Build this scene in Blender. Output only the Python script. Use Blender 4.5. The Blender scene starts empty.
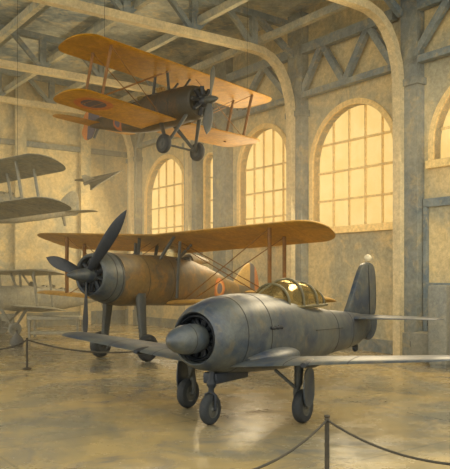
import bpy, bmesh, math, random
from mathutils import Vector, Matrix
R = math.radians
random.seed(7)
C = bpy.context.scene.collection
sc = bpy.context.scene

# ------------------------------------------------------------------ camera
F = 700.0; CX = 225.0; HY = 275.0; CAMH = 3.0
cd = bpy.data.cameras.new('camera'); cam = bpy.data.objects.new('camera', cd); C.objects.link(cam)
cam.location = (0, 0, CAMH); cam.rotation_euler = (R(90), 0, 0)
cd.sensor_fit = 'HORIZONTAL'; cd.sensor_width = 36.0; cd.lens = 36.0 * F / 450.0
cd.shift_x = 0.0; cd.shift_y = (HY - 234.5) / 469.0 * (469.0 / 450.0)
cd.clip_end = 400
sc.camera = cam

# ------------------------------------------------------------------ materials
def srgb(r, g, b):
    f = lambda v: (v / 255 / 12.92) if v / 255 <= 0.04045 else ((v / 255 + 0.055) / 1.055) ** 2.4
    return (f(r), f(g), f(b), 1.0)

class NT:
    def __init__(s, name):
        s.m = bpy.data.materials.new(name); s.m.use_nodes = True
        s.t = s.m.node_tree; s.t.nodes.clear()
        s.out = s.t.nodes.new('ShaderNodeOutputMaterial')
    def n(s, typ, **kw):
        nd = s.t.nodes.new(typ)
        for k, v in kw.items(): setattr(nd, k, v)
        return nd
    def l(s, a, b): s.t.links.new(a, b)
    def mix(s, fac, a, b, mode='MIX'):
        nd = s.n('ShaderNodeMix', data_type='RGBA', blend_type=mode)
        if isinstance(fac, (int, float)): nd.inputs[0].default_value = fac
        else: s.l(fac, nd.inputs[0])
        for i, v in ((6, a), (7, b)):
            if isinstance(v, tuple): nd.inputs[i].default_value = v
            else: s.l(v, nd.inputs[i])
        return nd.outputs[2]
    def math(s, op, a, b=0.0, c=None):
        nd = s.n('ShaderNodeMath', operation=op)
        for i, v in enumerate((a, b) if c is None else (a, b, c)):
            if isinstance(v, (int, float)): nd.inputs[i].default_value = v
            else: s.l(v, nd.inputs[i])
        return nd.outputs[0]
    def noise(s, vec, scale, detail=4, rough=0.6, lo=0.35, hi=0.65, dist=0.0):
        nd = s.n('ShaderNodeTexNoise'); nd.inputs['Scale'].default_value = scale
        nd.inputs['Detail'].default_value = detail; nd.inputs['Roughness'].default_value = rough
        nd.inputs['Distortion'].default_value = dist
        s.l(vec, nd.inputs['Vector'])
        mr = s.n('ShaderNodeMapRange', interpolation_type='SMOOTHSTEP')
        s.l(nd.outputs['Fac'], mr.inputs[0]); mr.inputs[1].default_value = lo; mr.inputs[2].default_value = hi
        return mr.outputs[0]

def wash(name, c1, c2, c3, scale=0.6, rough=0.6, metal=0.0, spec=0.4, marks=(), grain=0.2, coat=0.0, amount=0.55, offset=0.0):
    """watercolour-like mottled paint: c1 body, c2 cooler wash, c3 thin warm or dark bloom.
    marks: ('disc', plane, (a,b), [(radius,colour)...]) or ('band', axis, lo, hi, colour)"""
    m = NT(name); tc = m.n('ShaderNodeTexCoord')
    mp = m.n('ShaderNodeMapping'); mp.inputs['Location'].default_value = (offset, offset * 1.7, -offset)
    m.l(tc.outputs['Object'], mp.inputs[0]); v = mp.outputs[0]
    col = m.mix(m.math('MULTIPLY', m.noise(v, scale, 5, 0.62, 0.36, 0.66, 0.6), amount), c1, c2)
    col = m.mix(m.math('MULTIPLY', m.noise(v, scale * 2.9, 6, 0.7, 0.48, 0.72, 0.9), amount * 0.9), col, c3)
    sep = m.n('ShaderNodeSeparateXYZ'); m.l(tc.outputs['Object'], sep.inputs[0])
    for mk in marks:
        if mk[0] == 'disc':
            ax = {'xy': (0, 1), 'xz': (0, 2)}[mk[1]]
            for cen, sgn in (mk[2] if isinstance(mk[2], list) else [(mk[2], 0)]):
                dx = m.math('SUBTRACT', sep.outputs[ax[0]], cen[0]); dy = m.math('SUBTRACT', sep.outputs[ax[1]], cen[1])
                d = m.math('SQRT', m.math('ADD', m.math('MULTIPLY', dx, dx), m.math('MULTIPLY', dy, dy)))
                for rad, cc in mk[3]:
                    col = m.mix(m.math('MULTIPLY', m.math('LESS_THAN', d, rad), 0.88), col, cc)
        else:
            s_ = sep.outputs['XYZ'.index(mk[1])]
            col = m.mix(m.math('MULTIPLY', m.math('MULTIPLY', m.math('GREATER_THAN', s_, mk[2]), m.math('LESS_THAN', s_, mk[3])), 0.88), col, mk[4])
    g = m.noise(v, 7.5 * max(scale, .3) ** 0.5, 6, 0.78, 0.3, 0.7, .4)
    dk = m.n('ShaderNodeMapRange'); m.l(g, dk.inputs[0]); dk.inputs[3].default_value = 1 - grain; dk.inputs[4].default_value = 1 + grain
    hsv = m.n('ShaderNodeHueSaturation'); m.l(dk.outputs[0], hsv.inputs['Value']); m.l(col, hsv.inputs['Color'])
    b = m.n('ShaderNodeBsdfPrincipled'); m.l(hsv.outputs[0], b.inputs['Base Color'])
    b.inputs['Roughness'].default_value = rough; b.inputs['Metallic'].default_value = metal
    b.inputs['Specular IOR Level'].default_value = spec
    b.inputs['Coat Weight'].default_value = coat
    m.l(b.outputs[0], m.out.inputs[0])
    return m.m

BLUE = srgb(96, 100, 100)
M = {}
M['steel'] = wash('blue_grey_paint', srgb(76, 81, 79), srgb(28, 44, 66), srgb(94, 88, 72), 1.1, .4, .0, .5, amount=.85)
M['steel_dark'] = wash('dark_blue_metal', srgb(34, 40, 48), srgb(20, 28, 38), srgb(56, 56, 50), 1.6, .45, .2)
M['ink'] = wash('dark_seam', srgb(46, 46, 44), srgb(34, 38, 44), srgb(60, 54, 44), 3, .7)
M['rubber'] = wash('grey_rubber', srgb(44, 48, 50), srgb(28, 34, 42), srgb(70, 66, 56), 3, .75)
M['hub'] = wash('hub_paint', srgb(78, 78, 70), srgb(52, 60, 66), srgb(100, 92, 68), 4, .5)
M['strut'] = wash('strut_paint', srgb(66, 68, 64), srgb(44, 52, 58), srgb(90, 82, 62), 3, .5)
M['wood'] = wash('brown_strut_wood', srgb(124, 84, 36), srgb(88, 66, 40), srgb(150, 102, 40), 3, .6)
M['tan'] = wash('tan_beam', srgb(210, 192, 150), srgb(176, 166, 138), srgb(222, 200, 150), .9, .8, amount=.6)
M['grey_beam'] = wash('grey_beam', srgb(130, 138, 136), srgb(88, 106, 120), srgb(170, 158, 124), .7, .8, amount=.8)
M['wall'] = wash('ochre_plaster', srgb(208, 188, 142), srgb(146, 148, 134), srgb(222, 198, 142), .45, .9, spec=.15, amount=.8)
M['roof'] = wash('blue_grey_roof', srgb(196, 200, 192), srgb(106, 126, 144), srgb(222, 208, 172), .4, .9, spec=.1, amount=.95)
M['purlin'] = wash('weathered_purlin', srgb(186, 178, 150), srgb(134, 142, 140), srgb(204, 188, 146), .8, .8, amount=.8)
M['brick'] = wash('pilaster_plaster', srgb(138, 140, 130), srgb(94, 108, 118), srgb(170, 156, 122), .45, .9, spec=.1, amount=.8)
M['frame'] = wash('window_frame', srgb(236, 206, 140), srgb(222, 190, 128), srgb(240, 212, 150), .9, .8)
M['rope'] = wash('brown_rope', srgb(62, 56, 44), srgb(44, 46, 44), srgb(82, 70, 46), 5, .8)
M['haze_grey'] = wash('hazed_grey_fabric', srgb(152, 148, 130), srgb(122, 126, 122), srgb(172, 158, 126), .8, .8, spec=.15, amount=.7)  # distance haze put into the colour as a paler grey
M['haze_dark'] = wash('hazed_grey_metal', srgb(132, 130, 116), srgb(110, 114, 112), srgb(152, 142, 116), 1.2, .7)  # darker parts, their colour also lightened to look hazy

def floor_mat():
    m = NT('waxed_concrete'); tc = m.n('ShaderNodeTexCoord'); v = tc.outputs['Object']
    col = m.mix(m.noise(v, .22, 6, .62, .36, .64, 1.0), srgb(166, 146, 100), srgb(122, 118, 100))
    col = m.mix(m.math('MULTIPLY', m.noise(v, .55, 7, .7, .46, .7, 1.2), .6), col, srgb(72, 86, 102))
    col = m.mix(m.math('MULTIPLY', m.noise(v, 1.3, 6, .7, .5, .75, .5), .5), col, srgb(184, 158, 104))
    # slab joints, along and across the hall
    mp = m.n('ShaderNodeMapping'); m.l(v, mp.inputs[0]); mp.inputs['Rotation'].default_value = (0, 0, -R(35.7))
    sep = m.n('ShaderNodeSeparateXYZ'); m.l(mp.outputs[0], sep.inputs[0])
    for k, per in ((0, 4.2), (1, 4.2)):
        fr = m.math('FRACT', m.math('DIVIDE', m.math('ADD', sep.outputs[k], 101.3), per))
        col = m.mix(m.math('MULTIPLY', m.math('LESS_THAN', fr, .012), .4), col, srgb(86, 84, 74))
    b = m.n('ShaderNodeBsdfPrincipled'); m.l(col, b.inputs['Base Color'])
    rr = m.n('ShaderNodeMapRange'); m.l(m.noise(v, .8, 5, .7, .3, .7), rr.inputs[0]); rr.inputs[3].default_value = .14; rr.inputs[4].default_value = .34
    m.l(rr.outputs[0], b.inputs['Roughness']); b.inputs['Specular IOR Level'].default_value = .5
    bp = m.n('ShaderNodeBump'); bp.inputs['Strength'].default_value = .12; bp.inputs['Distance'].default_value = .02
    nn = m.n('ShaderNodeTexNoise'); nn.inputs['Scale'].default_value = 3.0; m.l(v, nn.inputs['Vector']); m.l(nn.outputs['Fac'], bp.inputs['Height'])
    m.l(bp.outputs[0], b.inputs['Normal'])
    m.l(b.outputs[0], m.out.inputs[0]); return m.m
M['floor'] = floor_mat()

def glow(name, c, strength):
    m = NT(name); tc = m.n('ShaderNodeTexCoord'); v = tc.outputs['Object']
    col = m.mix(m.noise(v, 1.1, 5, .6, .3, .7, .5), c, srgb(248, 208, 132))
    e = m.n('ShaderNodeEmission'); m.l(col, e.inputs[0]); e.inputs[1].default_value = strength
    m.l(e.outputs[0], m.out.inputs[0]); return m.m
M['pane'] = glow('sunlit_frosted_glass', srgb(242, 198, 116), .98)

def glass_mat():
    m = NT('canopy_glass')
    t = m.n('ShaderNodeBsdfTransparent'); t.inputs[0].default_value = srgb(216, 206, 176)
    g = m.n('ShaderNodeBsdfGlossy'); g.inputs[0].default_value = srgb(240, 226, 180); g.inputs['Roughness'].default_value = .12
    d = m.n('ShaderNodeBsdfDiffuse'); d.inputs[0].default_value = srgb(170, 156, 116)
    a = m.n('ShaderNodeMixShader'); a.inputs[0].default_value = .35; m.l(g.outputs[0], a.inputs[1]); m.l(d.outputs[0], a.inputs[2])
    x = m.n('ShaderNodeMixShader'); x.inputs[0].default_value = .5; m.l(t.outputs[0], x.inputs[1]); m.l(a.outputs[0], x.inputs[2])
    m.l(x.outputs[0], m.out.inputs[0]); return m.m
M['glass'] = glass_mat()
M['bulb'] = wash('pale_beacon_glass', srgb(206, 192, 158), srgb(180, 172, 150), srgb(220, 204, 160), 6, .25)

# ------------------------------------------------------------------ mesh helpers
def link(name, bm, mats, parent=None, smooth=True):
    bmesh.ops.recalc_face_normals(bm, faces=bm.faces)
    me = bpy.data.meshes.new(name); bm.to_mesh(me); bm.free()
    for m in (mats if isinstance(mats, (list, tuple)) else [mats]): me.materials.append(m)
    if smooth:
        for p in me.polygons: p.use_smooth = True
        try: me.set_sharp_from_angle(angle=R(38))
        except Exception: pass
    o = bpy.data.objects.new(name, me); C.objects.link(o)
    if parent: o.parent = parent
    return o
def tag(o, label=None, cat=None, group=None, kind=None):
    if label: o['label'] = label
    if cat: o['category'] = cat
    if group: o['group'] = group
    if kind: o['kind'] = kind
    return o
def thing(name, label, cat, group=None):
    o = bpy.data.objects.new(name, None); C.objects.link(o); o.empty_display_size = .3
    return tag(o, label, cat, group)
def struct(name, bm, m, parent=None, smooth=False):
    o = link(name, bm, m, parent, smooth)
    if not parent: o['kind'] = 'structure'
    return o

def rings(bm, loops, cap=True, mi=0):
    vs = [[bm.verts.new(p) for p in lp] for lp in loops]
    n = len(vs[0])
    for a, b in zip(vs, vs[1:]):
        for i in range(n):
            f = bm.faces.new((a[i], a[(i + 1) % n], b[(i + 1) % n], b[i])); f.material_index = mi
    if cap:
        for lp in (vs[0], vs[-1]):
            f = bm.faces.new(lp); f.material_index = mi
    return vs
def tube(bm, pts, rad, n=8, mi=0, flat=None):
    """sweep; rad float or list; flat=(axis vector, factor) squashes the section into a streamline shape"""
    pts = [Vector(p) for p in pts]; loops = []
    rads = rad if isinstance(rad, (list, tuple)) else [rad] * len(pts)
    up = None
    for i, p in enumerate(pts):
        d = (pts[min(i + 1, len(pts) - 1)] - pts[max(i - 1, 0)]).normalized()
        if up is None:
            up = Vector((1, 0, 0)) if abs(d.x) < .8 else Vector((0, 0, 1))
        u = (up - d * up.dot(d)).normalized(); w = d.cross(u); up = u
        fx = flat or 1.0
        loops.append([p + u * math.cos(2 * math.pi * k / n) * rads[i] * fx + w * math.sin(2 * math.pi * k / n) * rads[i] for k in range(n)])
    rings(bm, loops, True, mi)
def box(bm, lo, hi, mi=0, bev=0.0):
    b2 = bmesh.new()
    r = bmesh.ops.create_cube(b2, size=1)
    for v in b2.verts:
        v.co = Vector([(lo[i] + hi[i]) / 2 + v.co[i] * (hi[i] - lo[i]) for i in range(3)])
    if bev: bmesh.ops.bevel(b2, geom=list(b2.edges), offset=bev, segments=2, affect='EDGES', profile=.5)
    mp = {}
    for v in b2.verts: mp[v] = bm.verts.new(v.co)
    for f in b2.faces:
        nf = bm.faces.new([mp[v] for v in f.verts]); nf.material_index = mi
    b2.free()
def xf(bm, mat):
    bmesh.ops.transform(bm, matrix=mat, verts=bm.verts)
def lathe_x(bm, prof, n=32, cy=0, cz=0, mi=0, cap=False):
    """prof: list of (x, r) spun about the x axis"""
    loops = [[(x, cy + r * math.cos(2 * math.pi * k / n), cz + r * math.sin(2 * math.pi * k / n)) for k in range(n)] for x, r in prof]
    return rings(bm, loops, cap, mi)
def lathe_y(bm, prof, n=28, c=(0, 0, 0), mi=0, cap=False):
    loops = [[(c[0] + r * math.cos(2 * math.pi * k / n), c[1] + y, c[2] + r * math.sin(2 * math.pi * k / n)) for k in range(n)] for y, r in prof]
    return rings(bm, loops, cap, mi)
def lathe_z(bm, prof, n=20, c=(0, 0, 0), mi=0, cap=True):
    loops = [[(c[0] + r * math.cos(2 * math.pi * k / n), c[1] + r * math.sin(2 * math.pi * k / n), c[2] + z) for k in range(n)] for z, r in prof]
    return rings(bm, loops, cap, mi)

def lerp_table(tab, x):
    tab = sorted(tab)
    if x <= tab[0][0]: return tab[0][1:]
    for a, b in zip(tab, tab[1:]):
        if x <= b[0]:
            t = (x - a[0]) / (b[0] - a[0]); t = t * t * (3 - 2 * t) * .35 + t * .65
            return tuple(a[i] + (b[i] - a[i]) * t for i in range(1, len(a)))
    return tab[-1][1:]
def body_loop(x, zc, hw, hh, e=2.2, n=36):
    lp = []
    for k in range(n):
        a = 2 * math.pi * k / n; c, s = math.cos(a), math.sin(a)
        lp.append((x, hw * math.copysign(abs(c) ** (2 / e), c), zc + hh * math.copysign(abs(s) ** (2 / e), s)))
    return lp
def fuselage(bm, tab, x0, x1, steps=40, e=2.2, mi=0):
    rings(bm, [body_loop(x0 + (x1 - x0) * i / steps, *lerp_table(tab, x0 + (x1 - x0) * i / steps), e) for i in range(steps + 1)], True, mi)
def seam(bm, tab, x, e=2.2, mi=1, r=.012, off=.004):
    zc, hw, hh = lerp_table(tab, x); lp = body_loop(x, zc, hw + off, hh + off, e)
    n = len(lp)
    outer = [(p[0], p[1], p[2]) for p in lp]
    loops = [[(x + dx, (p[1]) * s, zc + (p[2] - zc) * s) for p in outer] for dx, s in ((-r, .985), (-r, 1.0), (r, 1.0), (r, .985))]
    rings(bm, loops, False, mi)

def airfoil(y, xle, ch, z, t, inc=0.0, n=11):
    up, lo = [], []
    for i in range(n):
        u = .5 - .5 * math.cos(math.pi * i / (n - 1))
        yt = 2.6 * t * (0.2969 * math.sqrt(u) - .126 * u - .3516 * u * u + .2843 * u ** 3 - .1036 * u ** 4) / .52
        cb = .035 * ch * 4 * u * (1 - u)
        up.append((u, cb + yt)); lo.append((u, cb - yt * .55))
    pts = up + lo[1:-1][::-1]
    out = []
    for u, w in pts:
        dx = (.4 - u) * ch
        out.append((xle - .4 * ch + dx * math.cos(inc) - w * math.sin(inc), y, z + w * math.cos(inc) + dx * math.sin(inc)))
    return out
def wing_mesh(bm, y0, y1, st, t, inc=0.0, tipf=.14, ribs=0, mi=0):
    """st(y) -> (xle, chord, z); the outer tipf of the span rounds off"""
    ys = y0 + (y1 - y0) * (1 - tipf); L = []
    for k in range(9):
        y = y0 + (ys - y0) * k / 8; a, c, z = st(y); L.append(airfoil(y, a, c, z, t * c, inc))
    for k in range(1, 8):
        a_ = k / 7 * math.pi / 2; y = ys + (y1 - ys) * math.sin(a_); f_ = max(math.cos(a_), .06) ** .8
        a, c, z = st(y); L.append(airfoil(y, a - c * (1 - f_) * .45, c * f_, z, t * c * max(f_, .25), inc))
    rings(bm, L, True, mi)
    if ribs:
        for k in range(1, ribs + 1):
            y = y0 + (ys - y0) * k / (ribs + .5); a, c, z = st(y)
            lp = airfoil(y - .012, a + .004, c + .008, z, t * c * 1.03, inc); l2 = airfoil(y + .012, a + .004, c + .008, z, t * c * 1.03, inc)
            rings(bm, [lp, l2], False, 1)
def fin_mesh(bm, poly, hw, mi=0, bev=.5):
    """poly in (x,z), given a rounded thickness"""
    cx = sum(p[0] for p in poly) / len(poly); cz = sum(p[1] for p in poly) / len(poly)
    def lp(y, s): return [(cx + (p[0] - cx) * s, y, cz + (p[1] - cz) * s) for p in poly]
    rings(bm, [lp(-hw, .9), lp(-hw * .6, .98), lp(0, 1), lp(hw * .6, .98), lp(hw, .9)], True, mi)
def smooth_poly(p, it=2):
    for _ in range(it):
        q = []
        for a, b in zip(p, p[1:] + p[:1]):
            q += [(a[0] * .78 + b[0] * .22, a[1] * .78 + b[1] * .22), (a[0] * .22 + b[0] * .78, a[1] * .22 + b[1] * .78)]
        p = q
    return p

def add_wheel(root, c, r, w, rubber=None, hubm=None, name='wheel'):
    bm = bmesh.new()
    pr = [(-w * .5, r * .55), (-w * .5, r * .78), (-w * .44, r * .9), (-w * .25, r * .98), (0, r), (w * .25, r * .98), (w * .44, r * .9), (w * .5, r * .78), (w * .5, r * .55)]
    lathe_y(bm, pr, 32, c)
    wh = link(name, bm, rubber or M['rubber'], root)
    bm = bmesh.new()
    lathe_y(bm, [(-w * .62, .03 * r), (-w * .6, r * .12), (-w * .42, r * .2), (-w * .36, r * .5), (-w * .48, r * .58), (w * .48, r * .58), (w * .36, r * .5), (w * .42, r * .2), (w * .6, r * .12), (w * .62, .03 * r)], 28, c, cap=True)
    link('hub', bm, hubm or M['hub'], wh)
    return wh
def blade_mesh(bm, length, width, th, r0=.08, blunt=.5):
    """a propeller blade along +z with twist, thin along x"""
    L = []
    for k in range(13):
        u = k / 12; z = r0 + (length - r0) * u
        w = width * (.35 + .65 * math.sin(min(1, u * 1.6) * math.pi / 2)) * (1 - max(0, (u - .62) / .38) ** 2.4 * .93)
        tt = th * (1 - .75 * u); tw = R(38) * (1 - u) + R(6)
        lp = []
        for j in range(12):
            a = 2 * math.pi * j / 12; yy = w / 2 * math.cos(a); xx = tt / 2 * math.sin(a)
            lp.append((xx * math.cos(tw) - yy * math.sin(tw), yy * math.cos(tw) + xx * math.sin(tw), z))
        L.append(lp)
    rings(bm, L)

def radial_engine(root, x, zc, r, mat, n=9, name='radial_engine'):
    bm = bmesh.new()
    lathe_x(bm, [(x - .25, .02), (x - .25, r * .42), (x + .02, r * .42), (x + .1, r * .32), (x + .16, r * .1), (x + .16, .02)], 24, 0, zc, cap=True)
    for k in range(n):
        a = 2 * math.pi * (k + .5) / n
        d = Vector((0, math.cos(a), math.sin(a)))
        c0 = Vector((x - .08, 0, zc))
        pts = []; rr = []
        for j in range(9):
            u = .36 + .56 * j / 8; pts.append(c0 + d * r * u); rr.append(r * (.15 if j % 2 else .125))
        tube(bm, pts, rr, 10)
        p2 = c0 + d * r * .9 + Vector((.09, 0, 0))
        tube(bm, [c0 + d * r * .35 + Vector((.12, 0, 0)), p2], r * .025, 6)
    return link(name, bm, mat, root)

# ------------------------------------------------------------------ biplanes
def biplane(name, label, P, mats, group=None):
    root = thing(name, label, 'biplane', group)
    tab = P['tab']; xs = [t[0] for t in tab]; x0, x1 = min(xs), max(xs); e = P.get('e', 2.3)
    bm = bmesh.new(); xc = P['cowl_x']
    fuselage(bm, tab, xc, x0, 44, e)
    for x in P.get('seams', ()): seam(bm, tab, x, e)
    for cx_, w_, l_ in P.get('cockpits', ()):           # flat dark ovals standing in for the cockpits' inner shade, with a padded rim
        zc, hw, hh = lerp_table(tab, cx_); z = zc + hh * .985
        L = [(cx_ + l_ * math.cos(a), w_ * math.sin(a), zc + hh * (1 - (w_ * math.sin(a) / hw) ** 2 * .5) + .02) for a in [2 * math.pi * k / 20 for k in range(21)]]
        tube(bm, L, .05, 6, 1)
        f = bm.faces.new([bm.verts.new((p[0], p[1], p[2] - .005)) for p in L[:-1]]); f.material_index = 1
    link('fuselage', bm, [mats['body'], mats['seam']], root)
    # cowling
    bm = bmesh.new(); zc, hw, hh = lerp_table(tab, xc); rr = P['ring_r']; zr = P['ring_z']; xr = P['ring_x']
    prof = [(xc - .02, hh * 1.02, zc), (xc + (xr - xc) * .45, (hh + rr) / 2 * 1.06, (zc + zr) / 2), (xr - .12, rr * 1.05, zr), (xr - .03, rr * 1.0, zr), (xr, rr * .93, zr), (xr - .04, rr * .86, zr), (xr - .3, rr * .84, zr), (xr - .3, .03, zr)]
    rings(bm, [[(x, r * math.cos(2 * math.pi * k / 36), z + r * math.sin(2 * math.pi * k / 36)) for k in range(36)] for x, r, z in prof], True)
    for k in P.get('cowl_seams', ()):
        i = xc + (xr - xc) * k; rad = hh * 1.02 + ((hh + rr) / 2 * 1.06 - hh * 1.02) * min(1, k / .45); zz = zc + ((zc + zr) / 2 - zc) * min(1, k / .45)
        lathe_x(bm, [(i - .015, rad * .99), (i - .015, rad + .006), (i + .015, rad + .006), (i + .015, rad * .99)], 36, 0, zz, 1)
    link('cowling', bm, [mats['cowl'], mats['seam']], root)
    radial_engine(root, P.get('eng_x', xr - .12), zr, P.get('eng_r', rr * .9), mats['engine'])
    # propeller
    hx = P['hub_x']; pr = thing_part = None
    bm = bmesh.new(); hr = P['hub_r']
    lathe_x(bm, [(hx - .28, hr * .9), (hx - .2, hr), (hx, hr * .92), (hx + P['spin'] * .5, hr * .66), (hx + P['spin'] * .85, hr * .3), (hx + P['spin'], .01)], 24, 0, zr, cap=True)
    tube(bm, [(xr - .3, 0, zr), (hx - .2, 0, zr)], hr * .45, 12)
    pr = link('propeller', bm, mats['prop_hub'], root)
    for ang, ln in P['blades']:
        bm = bmesh.new(); blade_mesh(bm, ln, P['blade_w'], .09, .05)
        xf(bm, Matrix.Translation((hx - .1, 0, zr)) @ Matrix.Rotation(R(ang), 4, 'X'))
        link('propeller_blade', bm, mats['prop'], pr)
    # wings
    U = P['upper']; Lw = P['lower']
    def st(W):
        return lambda y: (W['x'] + W['c'] * .4 - W.get('sweep', 0) * abs(y), W['c'] * (1 - W.get('taper', 0) * abs(y) / W['s']), W['z'] + W['dih'] * abs(y))
    bm = bmesh.new()
    for sgn in (1, -1): wing_mesh(bm, 0, sgn * U['s'], st(U), U['t'], U['inc'], .13, P.get('ribs', 0))
    bmesh.ops.remove_doubles(bm, verts=bm.verts, dist=.0005)
    link('upper_wing', bm, [mats['wing'], mats['rib']], root)
    for sgn in (1, -1):
        bm = bmesh.new(); wing_mesh(bm, sgn * Lw['root'], sgn * Lw['s'], st(Lw), Lw['t'], Lw['inc'], .13, P.get('ribs', 0))
        link('lower_wing', bm, [mats['lwing'], mats['rib']], root)
    def wz(W, x, y): return W['z'] + W['dih'] * abs(y) + (x - W['x']) * math.sin(W['inc'])
    for y in P['strut_y']:
        for dx in P['strut_dx']:
            for sgn in (1, -1):
                bm = bmesh.new(); xu = U['x'] + dx * P.get('su', 1); xl = Lw['x'] + dx
                tube(bm, [(xl, sgn * y, wz(Lw, xl, y)), (xu, sgn * (y + P.get('lean', 0)), wz(U, xu, y))], P.get('strut_r', .045), 10, 0, 1.7)
                link('interplane_strut', bm, mats['strut'], root)
    for (xa, ya, xb, yb) in P['cabane']:
        for sgn in (1, -1):
            zc, hw, hh = lerp_table(tab, xa)
            za = zc + hh * math.sqrt(max(.05, 1 - min(1, ya / hw) ** 2)) * .97
            bm = bmesh.new(); tube(bm, [(xa, sgn * ya, za - .03), (xb, sgn * yb, wz(U, xb, yb))], P.get('cab_r', .04), 10, 0, 1.6)
            link('cabane_strut', bm, mats['cab'], root)
    if P.get('wires', True):
        y = P['strut_y'][0]; fw = lerp_table(tab, Lw['x'])[1]
        for sgn in (1, -1):
            for dx in P['strut_dx'][:2]:
                bm = bmesh.new(); tube(bm, [(Lw['x'] + dx * .5, sgn * fw * .9, Lw['z'] + .05), (U['x'] + dx, sgn * y, wz(U, U['x'] + dx, y) - .02)], P.get('wire_r', .012), 5)
                link('bracing_wire', bm, mats['wire'], root)
                bm = bmesh.new(); tube(bm, [(U['x'] + dx * .5, sgn * .6, wz(U, U['x'], .6) - .03), (Lw['x'] + dx, sgn * y, wz(Lw, Lw['x'] + dx, y) + .03)], P.get('wire_r', .012), 5)
                link('bracing_wire', bm, mats['wire'], root)
    # tail
    bm = bmesh.new(); fin_mesh(bm, smooth_poly(P['fin']), P.get('fin_w', .05)); link('tail_fin', bm, mats['fin'], root)
    T = P['tail']
    for sgn in (1, -1):
        bm = bmesh.new(); wing_mesh(bm, sgn * .03, sgn * T['s'], lambda y: (T['x'] + T['c'] * .4 - .12 * abs(y), T['c'] * (1 - .2 * abs(y) / T['s']), T['z']), .07, T.get('inc', 0), .3)
        link('tailplane', bm, mats['tail'], root)
    # landing gear
    G = P['gear']
    for sgn in (1, -1):
        c = (G['x'], sgn * G['y'], G['z'])
        add_wheel(root, c, G['r'], G['w'], mats['tyre'], mats['hub'])
        for (xa, ya) in G['legs']:
            zc, hw, hh = lerp_table(tab, xa)
            za = zc - hh * math.sqrt(max(.05, 1 - min(.95, ya / hw) ** 2)) * .9
            bm = bmesh.new(); yi = sgn * (G['y'] - G['w'] * .62)
            tube(bm, [(G['x'], yi, G['z']), ((G['x'] + xa) / 2, (yi + sgn * ya) / 2, (G['z'] + za) / 2), (xa, sgn * ya, za)], [G['lr'] * .8, G['lr'], G['lr'] * 1.25], 10, 0, 1.5)
            link('landing_strut', bm, mats['gear'], root)
    bm = bmesh.new(); tube(bm, [(G['x'], -G['y'], G['z']), (G['x'], G['y'], G['z'])], G['lr'] * .8, 8)
    if G.get('axle', True): link('axle', bm, mats['gear'], root)
    else: bm.free()
    bm = bmesh.new(); s = P['skid']; tube(bm, [s[0], s[1]], [.06, .05], 8, 0, 1.4); link('tail_skid', bm, mats['gear'], root)
    # windscreen
    for x, w, h in P.get('screens', ()):
        zc, hw, hh = lerp_table(tab, x); z = zc + hh
        bm = bmesh.new()
        pts = [(x - abs(math.sin(a)) * .16 + .0, w * math.sin(a), z + h * (.35 + .65 * math.cos(a))) for a in [R(-80 + 160 * k / 10) for k in range(11)]]
        base = [(x - abs(math.sin(a)) * .16 + .12, w * math.sin(a), z - .06) for a in [R(-80 + 160 * k / 10) for k in range(11)]]
        va = [bm.verts.new(p) for p in pts]; vb = [bm.verts.new(p) for p in base]
        for i in range(10): bm.faces.new((va[i], va[i + 1], vb[i + 1], vb[i]))
        bmesh.ops.solidify(bm, geom=bm.faces[:], thickness=.02)
        link('windscreen', bm, mats['screen'], root)
    for x, w, h, l in P.get('rests', ()):
        zc, hw, hh = lerp_table(tab, x); z = zc + hh - .08; bm = bmesh.new()
        L = []
        for k in range(9):
            u = k / 8; f_ = (1 - u) ** .6 * (1 if k else .8); L.append([(x - l * u, w * f_ * math.cos(a), z + (h * f_) * max(math.sin(a), -.3)) for a in [2 * math.pi * j / 16 for j in range(16)]])
        rings(bm, L); link('headrest_fairing', bm, mats.get('rest', mats['body']), root)
    return root

ORG = srgb(176, 94, 40); RBL = srgb(58, 72, 90)
# --- yellow wing parked biplane
ym = dict(
    body=wash('yellow_plane_body', srgb(108, 88, 52), srgb(56, 62, 64), srgb(140, 100, 42), .6, .5, amount=.85,
              marks=[('disc', 'xz', (-5.35, 2.42), [(.46, ORG), (.34, srgb(186, 134, 74)), (.24, RBL)])]),
    cowl=M['steel'], seam=M['ink'], engine=M['steel_dark'], prop=M['steel_dark'], prop_hub=M['steel'],
    wing=wash('ochre_wing_fabric', srgb(178, 136, 56), srgb(128, 106, 60), srgb(196, 148, 54), .7, .65, amount=.7),
    rib=wash('ochre_wing_rib', srgb(160, 122, 66), srgb(140, 112, 70), srgb(176, 132, 64), .9, .7),
    strut=M['wood'], cab=M['strut'], wire=M['wood'], gear=M['strut'], tyre=M['rubber'], hub=M['strut'], screen=M['glass'],
    fin=wash('yellow_tail_fin', srgb(182, 148, 84), srgb(146, 128, 86), srgb(196, 150, 76), 1.2, .6,
             marks=[('band', 'X', -9.02, -8.62, RBL), ('band', 'X', -10, -9.02, srgb(194, 120, 66))]),
    tail=None)
ym['tail'] = ym['wing']; ym['lwing'] = ym['wing']
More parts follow.
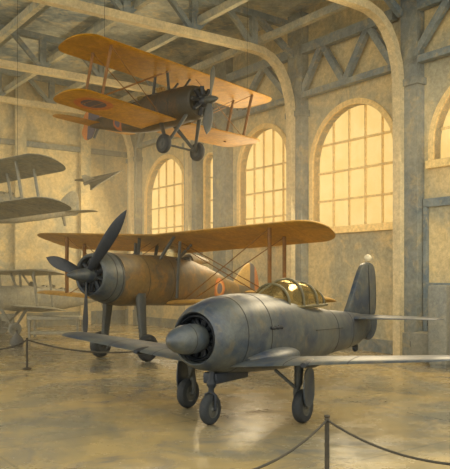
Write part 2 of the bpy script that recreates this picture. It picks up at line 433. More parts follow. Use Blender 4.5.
YP = dict(tab=[(-9.2, 2.05, .1, .28), (-8, 2.12, .22, .4), (-6.6, 2.3, .42, .55), (-5.6, 2.46, .6, .72), (-4.6, 2.6, .74, .86), (-3.6, 2.7, .86, .98), (-2.2, 2.78, .94, 1.0), (-1, 2.8, .98, .98), (.3, 2.83, .98, .98), (1.0, 2.9, .94, .92)],
          cowl_x=.9, ring_x=1.75, ring_z=3.0, ring_r=.74, hub_x=1.98, hub_r=.27, spin=.85, blade_w=.44,
          blades=[(-41, 2.9), (73, 2.2), (178, 2.25)],
          seams=(-.4, -1.9), cowl_seams=(.08, .4), cockpits=[(-3.3, .42, .55)], rests=[(-3.9, .4, .42, 1.6)], screens=[(-2.6, .42, .45)],
          upper=dict(x=-2.5, c=2.5, s=7.25, z=4.3, dih=.045, t=.1, inc=R(15), taper=.05), lower=dict(x=-2.5, c=2.3, s=7.3, root=.75, z=1.78, dih=.05, t=.1, inc=R(5), taper=.05),
          strut_y=[5.2], strut_dx=[.55, -.5], strut_r=.06, cabane=[(-1.4, .55, -1.9, .9), (-2.4, .55, -3.0, .9)], cab_r=.05, ribs=12, wire_r=.02,
          fin=[(-7.0, 2.35), (-7.7, 3.05), (-8.3, 3.5), (-8.8, 3.62), (-9.25, 3.3), (-9.5, 2.5), (-9.45, 1.8), (-9.0, 1.85), (-8.2, 2.2)], fin_w=.07,
          tail=dict(x=-8.4, c=1.2, s=1.6, z=2.2, inc=0), gear=dict(x=0, y=1.188, z=.342, r=.5, w=.3, lr=.13, legs=[(-.05, .8)], axle=False),
          skid=[(-8.6, 0, 1.85), (-8.9, 0, 1.5)])
yp = biplane('yellow_biplane', 'big ochre-winged biplane with blue-grey nose and roundel, parked behind the grey fighter', YP, ym)
def place(o, h, p, r, loc):
    o.rotation_mode = 'QUATERNION'
    m = Matrix.Rotation(h, 4, 'Z') @ Matrix.Rotation(-p, 4, 'Y') @ Matrix.Rotation(r, 4, 'X')
    o.rotation_quaternion = m.to_quaternion(); o.location = loc
place(yp, -2.18, 0, 0, (-3.611, 24.89, .15)); yp.scale = (.95, .95, .95)
# inner wing strut the photo shows in front of the fuselage
bm = bmesh.new(); tube(bm, [(-1.75, 1.15, 2.1), (-1.95, 1.15, 4.3)], .05, 10, 0, 1.5); link('interplane_strut', bm, M['strut'], yp)
bm = bmesh.new(); tube(bm, [(-1.75, -1.15, 2.1), (-1.95, -1.15, 4.3)], .05, 10, 0, 1.5); link('interplane_strut', bm, M['strut'], yp)

# --- hanging orange biplane
gm = dict(
    body=wash('brown_fuselage', srgb(70, 56, 34), srgb(48, 48, 42), srgb(98, 72, 36), 1.6, .6, amount=.8,
              marks=[('disc', 'xz', (-2.75, -.22), [(.3, ORG), (.19, RBL)])]),
    cowl=wash('brown_cowl', srgb(58, 52, 38), srgb(40, 44, 44), srgb(84, 66, 38), 2, .55), seam=M['ink'], engine=M['steel_dark'],
    prop=M['strut'], prop_hub=M['hub'],
    wing=wash('orange_wing_fabric', srgb(182, 132, 22), srgb(140, 102, 30), srgb(200, 148, 34), .9, .6, amount=.6),
    rib=wash('orange_wing_rib', srgb(178, 122, 54), srgb(158, 110, 56), srgb(190, 134, 58), .9, .6),
    strut=M['wood'], cab=M['strut'], wire=M['wood'], gear=M['strut'], tyre=M['rubber'], hub=M['strut'], screen=M['glass'])
gm['lwing'] = wash('orange_roundel_wing', srgb(182, 132, 22), srgb(140, 102, 30), srgb(200, 148, 34), .9, .6, amount=.6,
                   marks=[('disc', 'xy', [((-.35, -3.1), 0)], [(.66, ORG), (.43, RBL)])])
gm['lwing2'] = gm['lwing']
gm['fin'] = wash('striped_rudder', srgb(184, 116, 56), srgb(170, 104, 54), srgb(196, 130, 64), 2, .6, marks=[('band', 'X', -5.2, -4.4, RBL)])
gm['tail'] = gm['wing']
GP = dict(tab=[(-5.0, .02, .08, .14), (-4.2, .0, .2, .26), (-3.1, -.08, .34, .4), (-1.9, -.08, .46, .58), (-1.1, -.04, .52, .66), (0, .02, .54, .66), (1.0, .06, .54, .6)],
          cowl_x=.95, ring_x=1.5, ring_z=.04, ring_r=.54, eng_x=1.72, eng_r=.56, hub_x=2.1, hub_r=.15, spin=.3, blade_w=.36, e=2.4,
          blades=[(-3, 1.2), (177, 1.2)], seams=(.4, -.3), cockpits=[(-.95, .3, .34), (-2.0, .28, .3)], rests=[(-1.35, .24, .2, .5), (-2.4, .22, .2, .7)], screens=[(-.5, .26, .22), (-1.65, .22, .18)],
          upper=dict(x=.3, c=2.1, s=4.55, z=1.17, dih=.0, t=.085, inc=R(3.5)), lower=dict(x=-.05, c=1.95, s=4.42, root=.35, z=-.6, dih=.035, t=.085, inc=R(3)),
          strut_y=[3.35], strut_dx=[.5, -.5], strut_r=.04, cabane=[(.1, .25, .3, .55), (-.75, .28, -.35, .55)], cab_r=.04, ribs=9, wire_r=.016,
          fin=[(-3.9, .15), (-4.3, .55), (-4.75, .8), (-5.3, .75), (-5.65, .4), (-5.5, .05), (-5.7, -.25), (-5.4, -.6), (-4.9, -.55), (-4.7, -.1)], fin_w=.05,
          tail=dict(x=-4.5, c=1.0, s=1.95, z=-.02), gear=dict(x=.65, y=.8, z=-1.48, r=.34, w=.2, lr=.05, legs=[(1.2, .3), (-.2, .3)]),
          skid=[(-4.5, 0, -.15), (-4.75, 0, -.55)])
gp = biplane('orange_biplane', 'orange-winged biplane with brown fuselage hanging from the roof beams', GP, gm)
place(gp, -.778, -.03, -.055, (-1.937, 25.332, 9.009))

# --- pale grey biplane hanging at the far left and one parked below it
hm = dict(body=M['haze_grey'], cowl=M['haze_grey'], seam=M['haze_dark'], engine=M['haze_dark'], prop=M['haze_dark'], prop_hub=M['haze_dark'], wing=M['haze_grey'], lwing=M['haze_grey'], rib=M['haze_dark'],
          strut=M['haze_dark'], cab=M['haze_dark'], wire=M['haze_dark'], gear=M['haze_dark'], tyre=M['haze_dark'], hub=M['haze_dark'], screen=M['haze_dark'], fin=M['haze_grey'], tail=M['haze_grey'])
HP = dict(GP); HP.update(upper=dict(x=.4, c=1.9, s=5.7, z=1.15, dih=.02, t=.09, inc=R(14), taper=.1), lower=dict(x=.1, c=1.8, s=5.7, root=.35, z=-.35, dih=.02, t=.09, inc=R(13), taper=.1), strut_y=[4.0, 2.3], strut_dx=[.4, -.4],
          fin=[(-4.2, .15), (-4.6, .7), (-5.1, 1.1), (-5.5, 1.0), (-5.6, .3), (-5.5, -.1), (-4.9, -.1)], wires=False, ribs=0, tail=dict(x=-5.0, c=1.0, s=1.6, z=.05), skid=[(-4.6, 0, -.1), (-4.75, 0, -.6)])
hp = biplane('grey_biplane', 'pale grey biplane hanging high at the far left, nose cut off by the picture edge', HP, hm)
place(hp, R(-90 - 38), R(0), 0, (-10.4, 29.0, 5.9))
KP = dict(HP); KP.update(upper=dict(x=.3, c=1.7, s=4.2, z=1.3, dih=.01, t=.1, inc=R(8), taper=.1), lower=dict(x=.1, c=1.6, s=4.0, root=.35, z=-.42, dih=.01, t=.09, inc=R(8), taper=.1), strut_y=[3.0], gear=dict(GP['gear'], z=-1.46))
kp = biplane('parked_grey_biplane', 'hazy grey biplane parked on the floor at the far left by the end wall', KP, hm)
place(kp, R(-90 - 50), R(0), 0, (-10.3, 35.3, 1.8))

# --- small delta jet hung near the end wall
def delta():
    root = thing('delta_jet', 'small grey delta-winged jet hanging in front of the pale end wall', 'jet')
    bm = bmesh.new()
    L = []
    for k in range(13):
        u = k / 12; x = 1.35 - 2.25 * u; r = .13 * math.sin(min(1, u * 1.5 + .03) * math.pi / 2) * (1 - .25 * u)
        L.append([(x, r * math.cos(a), .03 + r * math.sin(a)) for a in [2 * math.pi * j / 14 for j in range(14)]])
    rings(bm, L); link('fuselage', bm, M['hub'], root)
    for s in (1, -1):
        bm = bmesh.new(); pl = [(1.1, .04), (-.35, .62), (-.95, .98), (-1.0, .9), (-.72, .35), (-.7, .04)]
        lo = [(x, s * y, -.02) for x, y in pl]; hi = [(x, s * y, .025) for x, y in pl]
        mid = [(x * 1.01, s * y * 1.01, 0) for x, y in pl]
        rings(bm, [lo, mid, hi]); link('wing', bm, M['hub'], root)
    bm = bmesh.new(); fin_mesh(bm, [(-.2, .1), (-.75, .5), (-.95, .5), (-.85, .1)], .025); link('tail_fin', bm, M['haze_dark'], root)
    return root
dj = delta()
z0 = 36.0; k_ = z0 / F
nose = Vector((117 - CX, 0, HY - 169)) * k_; ctr = Vector((83.75 - CX, 0, HY - 184.5)) * k_
ax_ = Vector((nose.x - ctr.x, 1.0, nose.z - ctr.z)).normalized()
sp_ = Vector((7.75 * k_, -.52, -5 * k_)); sp_ = (sp_ - ax_ * sp_.dot(ax_)).normalized()
up_ = ax_.cross(-sp_)
mt = Matrix((ax_, -sp_, up_)).transposed()
dj.rotation_mode = 'QUATERNION'; dj.rotation_quaternion = mt.to_quaternion()
dj.location = Vector((ctr.x, z0, CAMH + ctr.z)) + ax_ * .92 + Vector((0, 0, 0))

# ------------------------------------------------------------------ grey fighter
def fighter():
    root = thing('grey_fighter', 'blue-grey low-wing fighter with domed spinner and glazed canopy on three wheels, in front', 'fighter plane')
    tab = [(-7.25, 1.55, .05, .22), (-6.6, 1.5, .13, .36), (-6.0, 1.48, .22, .47), (-5.3, 1.47, .3, .52), (-4.3, 1.5, .42, .57), (-3.5, 1.52, .52, .64), (-2.5, 1.58, .62, .74), (-1.4, 1.68, .7, .86), (-.4, 1.74, .74, .86), (.4, 1.78, .74, .83), (1.0, 1.79, .7, .77), (1.4, 1.79, .62, .67)]
    bm = bmesh.new(); fuselage(bm, tab, 1.35, -7.25, 48, 2.15)
    for x in (.86, -.02, -3.9, -5.2): seam(bm, tab, x, 2.15)
    for s in (1, -1):      # exhaust row and side panel lines
        for k in range(3): tube(bm, [(.05 - .16 * k, s * .735, 1.9), (-.05 - .16 * k, s * .78, 1.885)], .035, 8, 1)
        tube(bm, [(-2.2, s * .66, 1.7), (-3.2, s * .565, 1.66), (-4.2, s * .445, 1.62)], .008, 6, 1)
    link('fuselage', bm, [M['steel'], M['ink']], root)
    # nose cowl
    bm = bmesh.new(); zc = 1.77
    prof = [(1.33, .695, 1.79), (1.48, .665, 1.785), (1.62, .61, 1.775), (1.72, .55, zc), (1.75, .52, zc), (1.73, .5, zc), (1.5, .49, zc), (1.3, .48, zc), (1.28, .03, zc)]
    rings(bm, [[(x, r * .97 * math.cos(2 * math.pi * k / 40), z + r * math.sin(2 * math.pi * k / 40)) for k in range(40)] for x, r, z in prof], True)
    link('cowling', bm, M['steel'], root)
    radial_engine(root, 1.52, zc, .47, M['steel_dark'], 11)
    bm = bmesh.new()
    lathe_x(bm, [(1.6, .44), (1.68, .455), (1.7, .42), (1.66, .39)], 36, 0, zc)
    bmesh.ops.solidify(bm, geom=bm.faces[:], thickness=.015)
    link('intake_ring', bm, M['steel_dark'], root)
    bm = bmesh.new()
    lathe_x(bm, [(1.6, .27), (1.84, .295), (1.98, .29), (2.14, .268), (2.3, .225), (2.42, .165), (2.5, .1), (2.54, .04), (2.55, .005)], 36, 0, zc, cap=True)
    lathe_x(bm, [(2.0, .27), (2.0, .288), (2.02, .286), (2.02, .27)], 36, 0, zc, 1)
    link('spinner', bm, [M['steel'], M['ink']], root)
    # wings
    def st(y):
        u = (abs(y) - .3) / 4.4
        return (1.12 - .12 * u, 2.15 - 1.05 * u, 1.14 + .42 * u)
    for s in (1, -1):
        bm = bmesh.new(); wing_mesh(bm, s * .3, s * 4.72, st, .068, R(1.5), .09)
        # aileron and panel lines
        for y in (1.6, 2.9):
            a, c, z = st(y); l1 = airfoil(s * (y - .01), a + .004, c + .008, z, .071 * c, R(1.5)); l2 = airfoil(s * (y + .01), a + .004, c + .008, z, .071 * c, R(1.5)); rings(bm, [l1, l2], False, 1)
        w = link('wing', bm, [M['steel'], M['ink']], root)
        bm = bmesh.new()        # teardrop blister on the leading edge
        L = []
        for k in range(11):
            u = k / 10; x = 1.12 - .8 * u; r = .085 * math.sin(math.pi * min(1, u * .85 + .12)) ** .7 + .003
            L.append([(x, s * 2.05 + r * 1.3 * math.cos(a), 1.33 + r * math.sin(a)) for a in [2 * math.pi * j / 14 for j in range(14)]])
        rings(bm, L); link('blister', bm, M['steel_dark'], w)
        # swept root fillet bulging in front of the leading edge
        bm = bmesh.new(); L = []
        for k in range(15):
            u = k / 14; x = .75 - 2.2 * u; g = math.sin(math.pi * min(1, .08 + u * .9)) ** .6
            L.append([(x, s * (.48 + .52 * g * math.cos(a)), 1.24 + .25 * g * math.sin(a)) for a in [2 * math.pi * j / 20 for j in range(20)]])
        rings(bm, L); link('wing_fillet', bm, M['steel'], w)
    # tail
    bm = bmesh.new()
    poly = smooth_poly([(-5.2, 1.85), (-5.55, 2.25), (-6.2, 3.1), (-6.45, 3.33), (-6.9, 3.4), (-7.3, 3.3), (-7.42, 2.9), (-7.45, 1.8), (-7.0, 1.7)], 2)
    fin_mesh(bm, poly, .09)
    tube(bm, [(-6.75, .085, 3.3), (-6.8, .1, 2.6), (-6.85, .1, 1.8)], .012, 6, 1); tube(bm, [(-6.75, -.085, 3.3), (-6.8, -.1, 2.6), (-6.85, -.1, 1.8)], .012, 6, 1)
    fin = link('tail_fin', bm, [M['steel'], M['ink']], root)
    bm = bmesh.new(); fin_mesh(bm, smooth_poly([(-6.9, 1.85), (-7.5, 1.8), (-7.5, 1.45), (-7.25, 1.15), (-6.9, 1.05), (-6.6, 1.15), (-6.5, 1.6)], 2), .08); link('rudder', bm, M['steel'], root)
    bm = bmesh.new(); lathe_z(bm, [(-.09, .03), (-.08, .075), (-.03, .11), (.03, .115), (.08, .09), (.11, .04), (.12, .005)], 20, (-6.93, 0, 3.49)); b = link('beacon_lamp', bm, M['bulb'], root); b['label'] = 'pale round lamp on top of the fin'
    for s in (1, -1):
        bm = bmesh.new(); wing_mesh(bm, s * .03, s * 2.45, lambda y: (-5.3 - .22 * abs(y), 1.55 - .3 * abs(y), 1.78 + .01 * abs(y)), .075, 0, .2)
        link('tailplane', bm, M['steel'], root)
    bm = bmesh.new(); tube(bm, [(-5.75, 0, 1.15), (-5.95, 0, .98)], [.1, .07], 10); lathe_y(bm, [(-.05, .02), (-.05, .1), (0, .13), (.05, .1), (.05, .02)], 16, (-6.0, 0, .93), cap=True)
    link('tail_bumper', bm, M['steel_dark'], root)
    # canopy: frame bows and glass
    def cz(x):
        return lerp_table([(-3.55, 2.28), (-3.35, 2.55), (-3.0, 2.72), (-2.5, 2.83), (-1.9, 2.9), (-1.5, 2.86), (-1.0, 2.7), (-.5, 2.5)], x)[0]
    def bow(x, grow=0., lean=0.):
        top = cz(x); b0 = 2.26 if x < -.7 else 2.36; w = .46 * (1 if -3.1 < x < -1.2 else .8 if x > -3.4 else .55)
        w = min(w, .5)
        return [(x + lean * math.sin(a), (w + grow) * math.cos(a), b0 + (top - b0 + grow) * math.sin(a) ** .8 if math.sin(a) > 0 else b0) for a in [math.pi * k / 18 for k in range(19)]]
    bm = bmesh.new(); xs = [-.55 - 3.0 * k / 16 for k in range(17)]
    vs = [[bm.verts.new(p) for p in bow(x)] for x in xs]
    for a, b in zip(vs, vs[1:]):
        for i in range(18): bm.faces.new((a[i], a[i + 1], b[i + 1], b[i]))
    bmesh.ops.solidify(bm, geom=bm.faces[:], thickness=.012)
    cn = link('canopy', bm, M['glass'], root)
    bm = bmesh.new()
    for x in (-.58, -1.25, -1.95, -2.65, -3.2): tube(bm, bow(x, .012), .032 if x in (-1.25, -1.95, -2.65) else .028, 6)
    for s in (0, 18): tube(bm, [bow(x, .012)[s] for x in xs], .035, 6)
    tube(bm, [bow(x, .012)[9] for x in xs], .026, 6)
    link('canopy_frame', bm, wash('canopy_frame_paint', srgb(96, 88, 58), srgb(66, 68, 58), srgb(124, 106, 64), 3, .5), cn)
    bm = bmesh.new(); box(bm, (-2.75, -.2, 2.2), (-2.6, .2, 2.72), 0, .04); box(bm, (-2.75, -.22, 2.2), (-2.2, .22, 2.36), 0, .04); link('pilot_seat', bm, M['steel_dark'], root)
    bm = bmesh.new(); box(bm, (-1.3, -.32, 2.2), (-1.05, .32, 2.5), 0, .05); link('instrument_hood', bm, M['steel_dark'], root)
    # belly box
    bm = bmesh.new(); box(bm, (-.1, -.24, .8), (1.12, .1, 1.02), 0, .03); link('belly_door', bm, wash('belly_door_paint', srgb(38, 46, 58), srgb(26, 36, 48), srgb(60, 62, 58), 2, .5), root)
    # main gear
    for s in (1, -1):
        y = s * 1.456
        w = add_wheel(root, (0, y, .34), .34, .2)
        bm = bmesh.new()
        tube(bm, [(0, y + s * -.14, .34), (0, y - s * .16, .6), (0, y - s * .1, .8), (0, y - s * .08, 1.2)], [.055, .06, .085, .1], 12)
        tube(bm, [(0, y - s * .15, .34), (0, y, .34)], .05, 10)
        link('landing_strut', bm, M['strut'], root)
        bm = bmesh.new(); tube(bm, [(.1, y - s * .12, .72), (.35, y - s * .45, 1.08)], .035, 8); link('side_brace', bm, M['strut'], root)
        bm = bmesh.new()      # gear door hanging beside the wheel
        pl = smooth_poly([(.2, .42), (.24, .75), (.16, 1.12), (-.16, 1.12), (-.22, .8), (-.2, .45), (0, .3)], 1)
        yy = y + s * .13
        rings(bm, [[(x, yy, z) for x, z in pl], [(x, yy + s * .03, z) for x, z in pl]]); link('gear_door', bm, M['steel'], root)
    # nose gear
    add_wheel(root, (1.196, 0, .31), .31, .17)
    bm = bmesh.new()
    tube(bm, [(1.12, 0, 1.15), (1.14, 0, .92), (1.15, 0, .84), (1.15, 0, .78), (1.16, 0, .72), (1.17, 0, .64)], [.06, .06, .1, .1, .06, .06], 12)
    for s in (1, -1): tube(bm, [(1.17, 0, .66), (1.18, s * .12, .6), (1.196, s * .125, .31)], .03, 8)
    tube(bm, [(1.196, -.13, .31), (1.196, .13, .31)], .03, 8)
    link('nose_strut', bm, M['steel_dark'], root)
    return root
fg = fighter(); place(fg, -2.163, 0, 0, (.371, 15.027, 0))

# ------------------------------------------------------------------ the hall
DX, DY = -.5835, .8121               # along the window wall, away from the camera
W0 = Vector((7.571, 25.0, 0)); DV = Vector((DX, DY, 0)); PV = Vector((-DY, DX, 0))   # PV points into the hall
HM = Matrix(((DX, -DY, 0, W0.x), (DY, DX, 0, W0.y), (0, 0, 1, 0), (0, 0, 0, 1)))      # hall frame: x along wall, y into hall, z up
ROOF = 14.6; SEND = 23.6; S0 = -14.0
def hlink(name, bm, m, parent=None, smooth=False):
    xf(bm, HM); return struct(name, bm, m, parent, smooth)

bm = bmesh.new(); bmesh.ops.create_grid(bm, x_segments=1, y_segments=1, size=1)
for v in bm.verts: v.co = Vector((v.co.x * 45 - 5, v.co.y * 38 + 26, 0))
bmesh.ops.solidify(bm, geom=bm.faces[:], thickness=.3)
fl = struct('floor', bm, M['floor'])
zmax = max((fl.matrix_world @ v.co).z for v in fl.data.vertices); fl.location.z -= zmax

# window wall with arched openings
WIN = [(-4.3, .1, 7.1, 9.9), (1.9, 6.4, 5.0, 9.9), (8.05, 11.65, 4.6, 9.9), (13.75, 14.75, 4.6, 9.3), (16.6, 21.0, 4.6, 9.7)]
def arch_pts(a, b, sill, top, n=36, grow=0.0):
    r = (b - a) / 2 + grow; c = (a + b) / 2; sp = top - (b - a) / 2
    return [(c - r, sill - grow)] + [(c - r * math.cos(math.pi * k / n), sp + r * math.sin(math.pi * k / n)) for k in range(n + 1)] + [(c + r, sill - grow)]
bm = bmesh.new()
outer = [(S0, 0), (SEND, 0), (SEND, ROOF), (S0, ROOF)]
def edge_loop(pts, y=0.0):
    vs = [bm.verts.new((x, y, z)) for x, z in pts]
    return [bm.edges.new((vs[i], vs[(i + 1) % len(vs)])) for i in range(len(vs))]
es = edge_loop(outer)
for w in WIN: es += edge_loop(arch_pts(*w))
bmesh.ops.triangle_fill(bm, use_beauty=True, use_dissolve=False, edges=es)
ret = bmesh.ops.extrude_face_region(bm, geom=bm.faces[:])
for g in ret['geom']:
    if isinstance(g, bmesh.types.BMVert): g.co.y -= .6
hlink('wall_right', bm, M['wall'])

nwin = 0
for (a, b, sill, top) in WIN:
    nwin += 1
    bm = bmesh.new()                      # moulded surround, one ring of frame standing proud of the wall
    p0 = arch_pts(a, b, sill, top, 36, .0); p1 = arch_pts(a, b, sill, top, 36, .22 if b - a > 2 else .1)
    loops = []
    q = [[(x, y, z) for x, z in p] for p, y in ((p0, -.35), (p0, .09), (p1, .09), (p1, -.02))]
    for lpa, lpb in zip(q, q[1:]):
        for i in range(len(lpa) - 1):
            bm.faces.new([bm.verts.new(v) for v in (lpa[i], lpa[i + 1], lpb[i + 1], lpb[i])])
    bmesh.ops.remove_doubles(bm, verts=bm.verts, dist=.001)
    box(bm, (a - .25, -.3, sill - .28), (b + .25, .2, sill))
    # muntins
    c = (a + b) / 2; r = (b - a) / 2; sp = top - r
    ncol = 5 if b - a > 2 else 2
    def htop(x): return sp + math.sqrt(max(0, r * r - (x - c) ** 2))
    for k in range(1, ncol):
        x = a + (b - a) * k / ncol; box(bm, (x - .032, -.34, sill), (x + .032, -.26, htop(x)))
    z = sill + 1.15
    k = 0
    while z < top - .9:
        dx = r if z < sp else math.sqrt(max(0, r * r - (z - sp) ** 2))
        box(bm, (c - dx, -.38, z - .042), (c + dx, -.24, z + .042)); z += 1.2; k += 1
    wn = hlink('window_%d' % nwin, bm, M['frame'])
    bm = bmesh.new(); bm.faces.new([bm.verts.new((x, -.34, z)) for x, z in arch_pts(a, b, sill, top, 36)])
    ret = bmesh.ops.extrude_face_region(bm, geom=bm.faces[:])
    for g in ret['geom']:
        if isinstance(g, bmesh.types.BMVert): g.co.y -= .04
    hlink('pane', bm, M['pane'], wn)

# pilasters, plinth
nt = 0
def trim(bm, m):
    global nt
    nt += 1; return hlink('trim_%d' % nt, bm, m)
COL = [(.55, 1.3), (6.75, 7.65), (12.3, 13.45), (15.0, 16.2), (21.6, 22.7)]
for a, b in COL:
    bm = bmesh.new(); box(bm, (a, -.05, 0), (b, .42, ROOF - .2)); box(bm, (a - .12, -.05, 0), (b + .12, .52, .9))
    box(bm, (a - .1, -.05, 9.9), (b + .1, .5, 10.15)); trim(bm, M['brick'])
bm = bmesh.new(); box(bm, (S0, -.02, 0), (SEND, .08, .5)); trim(bm, M['brick'])
# large doorway beside the right window
bm = bmesh.new(); box(bm, (-4.6, -.02, 5.45), (.5, .14, 5.75)); box(bm, (.35, -.02, 0), (.5, .14, 5.5)); box(bm, (-4.6, -.02, 0), (-4.45, .14, 5.5)); box(bm, (-2.1, .0, 0), (-2.0, .1, 5.5)); box(bm, (-4.5, .0, 2.6), (.4, .08, 2.72))
hlink('door_1', bm, M['grey_beam'])

# main ribs: column, haunch, lower chord, then a truss above it
RIBS = [1.3, 7.3, 15.6, 22.0]
def sweep_rect(bm, pts, s, w, h, mi=0):
    """pts in (t, z) within the rib plane; rectangular section"""
    L = []
    for i, p in enumerate(pts):
        a = Vector(pts[max(i - 1, 0)]); b = Vector(pts[min(i + 1, len(pts) - 1)]); d = (b - a).normalized(); n = Vector((-d.y, d.x))
        q0 = Vector(p) + n * h / 2; q1 = Vector(p) - n * h / 2
        L.append([(s - w / 2, q0.x, q0.y), (s + w / 2, q0.x, q0.y), (s + w / 2, q1.x, q1.y), (s - w / 2, q1.x, q1.y)])
    rings(bm, L, True, mi)
TW = 22.0
for i, s in enumerate(RIBS):
    haunch = [(.5, 0), (.5, 8.0), (.52, 9.9), (.62, 10.7), (.85, 11.4), (1.2, 11.95), (1.65, 12.3), (2.2, 12.48), (2.9, 12.52)]
    bm = bmesh.new(); sweep_rect(bm, haunch + [(t, 12.52) for t in (6, 10, 14, 18, TW)], s, .34, .3); trim(bm, M['tan'])
    bm = bmesh.new()
    sweep_rect(bm, [(.4, 13.9), (TW, 14.35)], s, .26, .28)
    ts = [2.6, 5.6, 8.6, 11.6, 14.6, 17.6, 20.6]
    for k, t in enumerate(ts):
        sweep_rect(bm, [(t, 12.6), (t, 14.1)], s, .22, .3)
        if k + 1 < len(ts): sweep_rect(bm, [(t, 12.6), (t + 1.5, 14.1)] if k % 1 == 0 else [], s, .18, .2); sweep_rect(bm, [(t + 1.5, 14.1), (t + 3, 12.6)], s, .18, .2)
    sweep_rect(bm, [(.4, 12.6), (2.6, 14.0)], s, .2, .24); trim(bm, M['grey_beam'])
# long purlins between ribs
for t in (2.0, 5.4, 8.2, 11.2, 14.4, 17.6):
    bm = bmesh.new(); box(bm, (-6, t - .11, 12.9), (SEND, t + .11, 13.2)); trim(bm, M['purlin'])
    bm = bmesh.new(); box(bm, (-6, t + 1.4, 14.2), (SEND, t + 1.6, 14.45)); trim(bm, M['grey_beam'])
# truss girders lying along the wall over the windows
ends = [(-6, .9), (1.7, 6.9), (7.6, 15.2), (16.0, 21.6)]
for a, b in ends:
    bm = bmesh.new(); y0, y1 = .12, .42
    box(bm, (a, y0, 10.65), (b, y1, 10.9)); box(bm, (a, y0, 12.55), (b, y1, 12.95))
    n = 4; L = (b - a) / n
    for k in range(n):
        p, q = (a + L * k, 10.8), (a + L * (k + 1), 12.7)
        if k % 2: p, q = (p[0], 12.7), (q[0], 10.8)
        d = Vector((q[0] - p[0], q[1] - p[1])).normalized(); m_ = Vector((-d.y, d.x)) * .13
        lo = [(p[0] + m_.x, p[1] + m_.y), (p[0] - m_.x, p[1] - m_.y), (q[0] - m_.x, q[1] - m_.y), (q[0] + m_.x, q[1] + m_.y)]
        rings(bm, [[(x, .16, z) for x, z in lo], [(x, .38, z) for x, z in lo]])
    trim(bm, M['grey_beam'])
# roof
bm = bmesh.new(); box(bm, (S0 + 7, -.6, ROOF), (SEND + .5, TW + 2, ROOF + .25)); hlink('ceiling', bm, M['roof'])
# end wall
bm = bmesh.new(); box(bm, (SEND, -.6, 0), (SEND + .5, TW + 2, ROOF)); hlink('wall_end', bm, M['wall'])
for t in (2.9, 6.9, 11.0, 15.0):
    bm = bmesh.new(); box(bm, (SEND - .3, t - .32, 0), (SEND, t + .32, ROOF)); trim(bm, M['wall'])
bm = bmesh.new(); box(bm, (SEND - .2, 0, 10.4), (SEND, TW, 10.7)); trim(bm, M['brick'])
bm = bmesh.new(); box(bm, (SEND - .12, 0, 0), (SEND, TW, .8)); trim(bm, M['brick'])

# suspension cables
def cable(label, a, b):
    bm = bmesh.new(); tube(bm, [a, b], .007, 5); o = link('suspension_cable', bm, M['strut']); tag(o, label, 'cable', 'wires the hanging aircraft are hung from')
def loc(o, p):
    return o.rotation_quaternion.to_matrix() @ Vector(p) + o.location
for o, nm, pts, ztop in ((gp, 'orange biplane', [(.5, 3.4, 1.26), (.5, -3.4, 1.26)], 14.6), (hp, 'pale grey biplane', [(.3, 3.4, 1.36), (.3, -3.4, 1.36)], 14.6), (dj, 'small delta jet', [(.3, 0, .15)], 14.6)):
    for i, p in enumerate(pts):
        a = loc(o, p); cable('thin wire holding up the %s%s' % (nm, '' if len(pts) == 1 else [', at its wing farther from the camera', ', at its wing nearer the camera'][i] if o is gp else [', at its wing nearer the camera', ', at its wing farther from the camera'][i]), a, (a.x, a.y, ztop))

# ------------------------------------------------------------------ barriers
def gpos(px, z): return Vector(((px - CX) / F * z, z, 0))
def post(label, p, group=None):
    root = thing('barrier_post', label, 'barrier post', group); root.location = p
    bm = bmesh.new(); lathe_z(bm, [(0, .14), (.02, .15), (.04, .13), (.06, .04), (.08, .028)], 24); link('base', bm, M['rope'], root)
    bm = bmesh.new(); lathe_z(bm, [(.07, .036), (.93, .034)], 14); link('pole', bm, M['rope'], root)
    bm = bmesh.new(); lathe_z(bm, [(.92, .03), (.94, .042), (.96, .03), (.985, .045), (1.0, .03), (1.005, .004)], 16); link('cap', bm, M['rope'], root)
    return root
def rope(label, a, b, sag, n=20, r=.016, zt=.93):
    pts = []
    for k in range(n + 1):
        u = k / n; p = a.lerp(b, u); pts.append((p.x, p.y, zt - sag * 4 * u * (1 - u)))
    bm = bmesh.new(); tube(bm, pts, r, 8); o = link('barrier_rope', bm, M['rope']); tag(o, label, 'rope', 'ropes of the floor barriers')
pa = gpos(327, 10.0); pb = gpos(232, 7.2); pc = gpos(470, 7.6)
post('thin dark post in the foreground below the fighter, at the bottom edge', pa, 'rope barrier posts')
post('barrier post low at the bottom edge, left end of the foreground rope', pb, 'rope barrier posts')
post('barrier post low at the bottom right corner, right end of the foreground rope', pc, 'rope barrier posts')
rope('rope sagging leftward from the foreground post', pa, pb, .12); rope('rope sagging rightward from the foreground post', pa, pc, .14)
pd = gpos(27, 22.3); pe = gpos(196, 22.6); pf_ = gpos(-35, 22.3)
post('small barrier post standing alone on the floor at the far left', pd, 'rope barrier posts')
post('barrier post hidden behind the nose of the grey fighter', pe, 'rope barrier posts')
post('barrier post just beyond the left picture edge', pf_, 'rope barrier posts')
rope('rope sagging rightward from the left barrier post', pd, pe, .42, r=.026); rope('rope sagging leftward from the left barrier post', pd, pf_, .3, r=.026)

# dark tied sack on the floor by the end wall
bm = bmesh.new(); g = gpos(17, 29.5)
lathe_z(bm, [(0, .16), (.03, .24), (.16, .29), (.3, .26), (.42, .17), (.5, .09), (.55, .05), (.6, .035), (.66, .05), (.68, .01)], 20)
o = link('sack', bm, wash('dark_sackcloth', srgb(92, 92, 88), srgb(70, 76, 80), srgb(112, 104, 86), 3, .9)); o.location = g; tag(o, 'small dark pear-shaped sack on the floor under the parked grey biplane', 'sack')
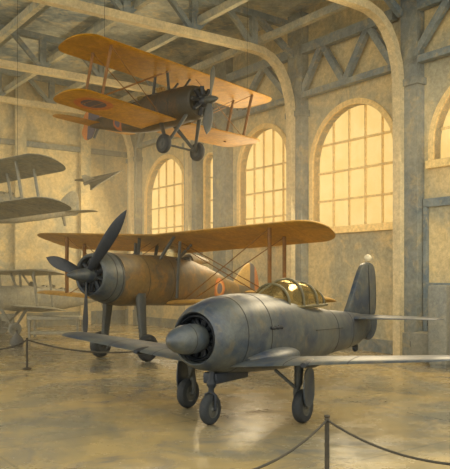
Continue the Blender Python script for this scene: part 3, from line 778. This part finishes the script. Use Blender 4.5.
# low trestle platform in front of the parked grey biplane
root = thing('work_platform', 'low hazy grey work platform on legs at the far left', 'platform'); p0 = gpos(56, 33.5); root.location = p0; root.rotation_euler = (0, 0, R(-8))
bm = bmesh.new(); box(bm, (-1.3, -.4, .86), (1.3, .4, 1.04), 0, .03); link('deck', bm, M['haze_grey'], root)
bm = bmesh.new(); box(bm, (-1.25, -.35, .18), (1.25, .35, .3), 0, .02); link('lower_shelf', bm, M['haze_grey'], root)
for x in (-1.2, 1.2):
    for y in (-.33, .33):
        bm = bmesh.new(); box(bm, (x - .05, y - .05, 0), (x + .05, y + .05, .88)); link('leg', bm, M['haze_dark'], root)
# grey cabinets by the right wall
def cabinet(label, p, w, d, h, rz, doors):
    root = thing('storage_cabinet', label, 'cabinet'); root.location = p; root.rotation_euler = (0, 0, rz)
    bm = bmesh.new(); box(bm, (-w / 2, -d / 2, .08), (w / 2, d / 2, h), 0, .02); box(bm, (-w / 2 + .05, -d / 2 + .05, 0), (w / 2 - .05, d / 2 - .05, .1)); link('body', bm, M['haze_dark'], root)
    for k in range(doors):
        x0 = -w / 2 + w * k / doors + .03; x1 = -w / 2 + w * (k + 1) / doors - .03
        bm = bmesh.new(); box(bm, (x0, -d / 2 - .03, .14), (x1, -d / 2 + .005, h - .06), 0, .01); dr = link('door', bm, M['haze_dark'], root)
        bm = bmesh.new(); tube(bm, [(x1 - .08, -d / 2 - .06, h * .5), (x1 - .08, -d / 2 - .06, h * .5 + .2)], .015, 6); link('handle', bm, M['steel_dark'], dr)
cabinet('tall dark grey cabinet against the right wall at the picture edge', gpos(443, 23.2), 1.1, .6, 2.65, R(54.3 + 180), 2)
cabinet('low dark grey cabinet left of the tall cabinet by the right wall', gpos(424, 24.4), .9, .6, 1.0, R(54.3 + 180), 2)

# ------------------------------------------------------------------ haze
def haze():
    m = NT('hall_haze'); v = m.n('ShaderNodeVolumePrincipled')
    v.inputs['Color'].default_value = srgb(250, 240, 216); v.inputs['Density'].default_value = .0095; v.inputs['Anisotropy'].default_value = .2
    m.l(v.outputs[0], m.out.inputs['Volume'])
    return m.m
bm = bmesh.new(); box(bm, (-34, 21.9, -.28), (32, 62, 15.2)); hz = link('haze', bm, haze()); tag(hz, 'warm dusty haze filling the hall', 'haze', kind='stuff')

# ------------------------------------------------------------------ light
w = bpy.data.worlds.new('world'); sc.world = w; w.use_nodes = True
bg = w.node_tree.nodes['Background']; bg.inputs[0].default_value = srgb(234, 229, 214); bg.inputs[1].default_value = 2.4
for i, (a, b, sill, top) in enumerate(WIN):
    ld = bpy.data.lights.new('daylight', 'AREA'); ld.shape = 'RECTANGLE'; ld.size = b - a; ld.size_y = top - sill - .6; ld.energy = 120 * (b - a)
    ld.color = (1.0, .82, .52)
    lo = bpy.data.objects.new('daylight', ld); C.objects.link(lo)
    lo.location = HM @ Vector(((a + b) / 2, .95, (sill + top) / 2)); lo.rotation_euler = Vector((-PV.x, -PV.y, .35)).to_track_quat('Z', 'Y').to_euler()

vs_ = sc.view_settings; vs_.view_transform = 'Standard'; vs_.look = 'None'; vs_.exposure = .16; vs_.gamma = 1; vs_.use_curve_mapping = False
sc.cycles.volume_bounces = 2; sc.cycles.max_bounces = 6
sc.cycles.use_denoising = True
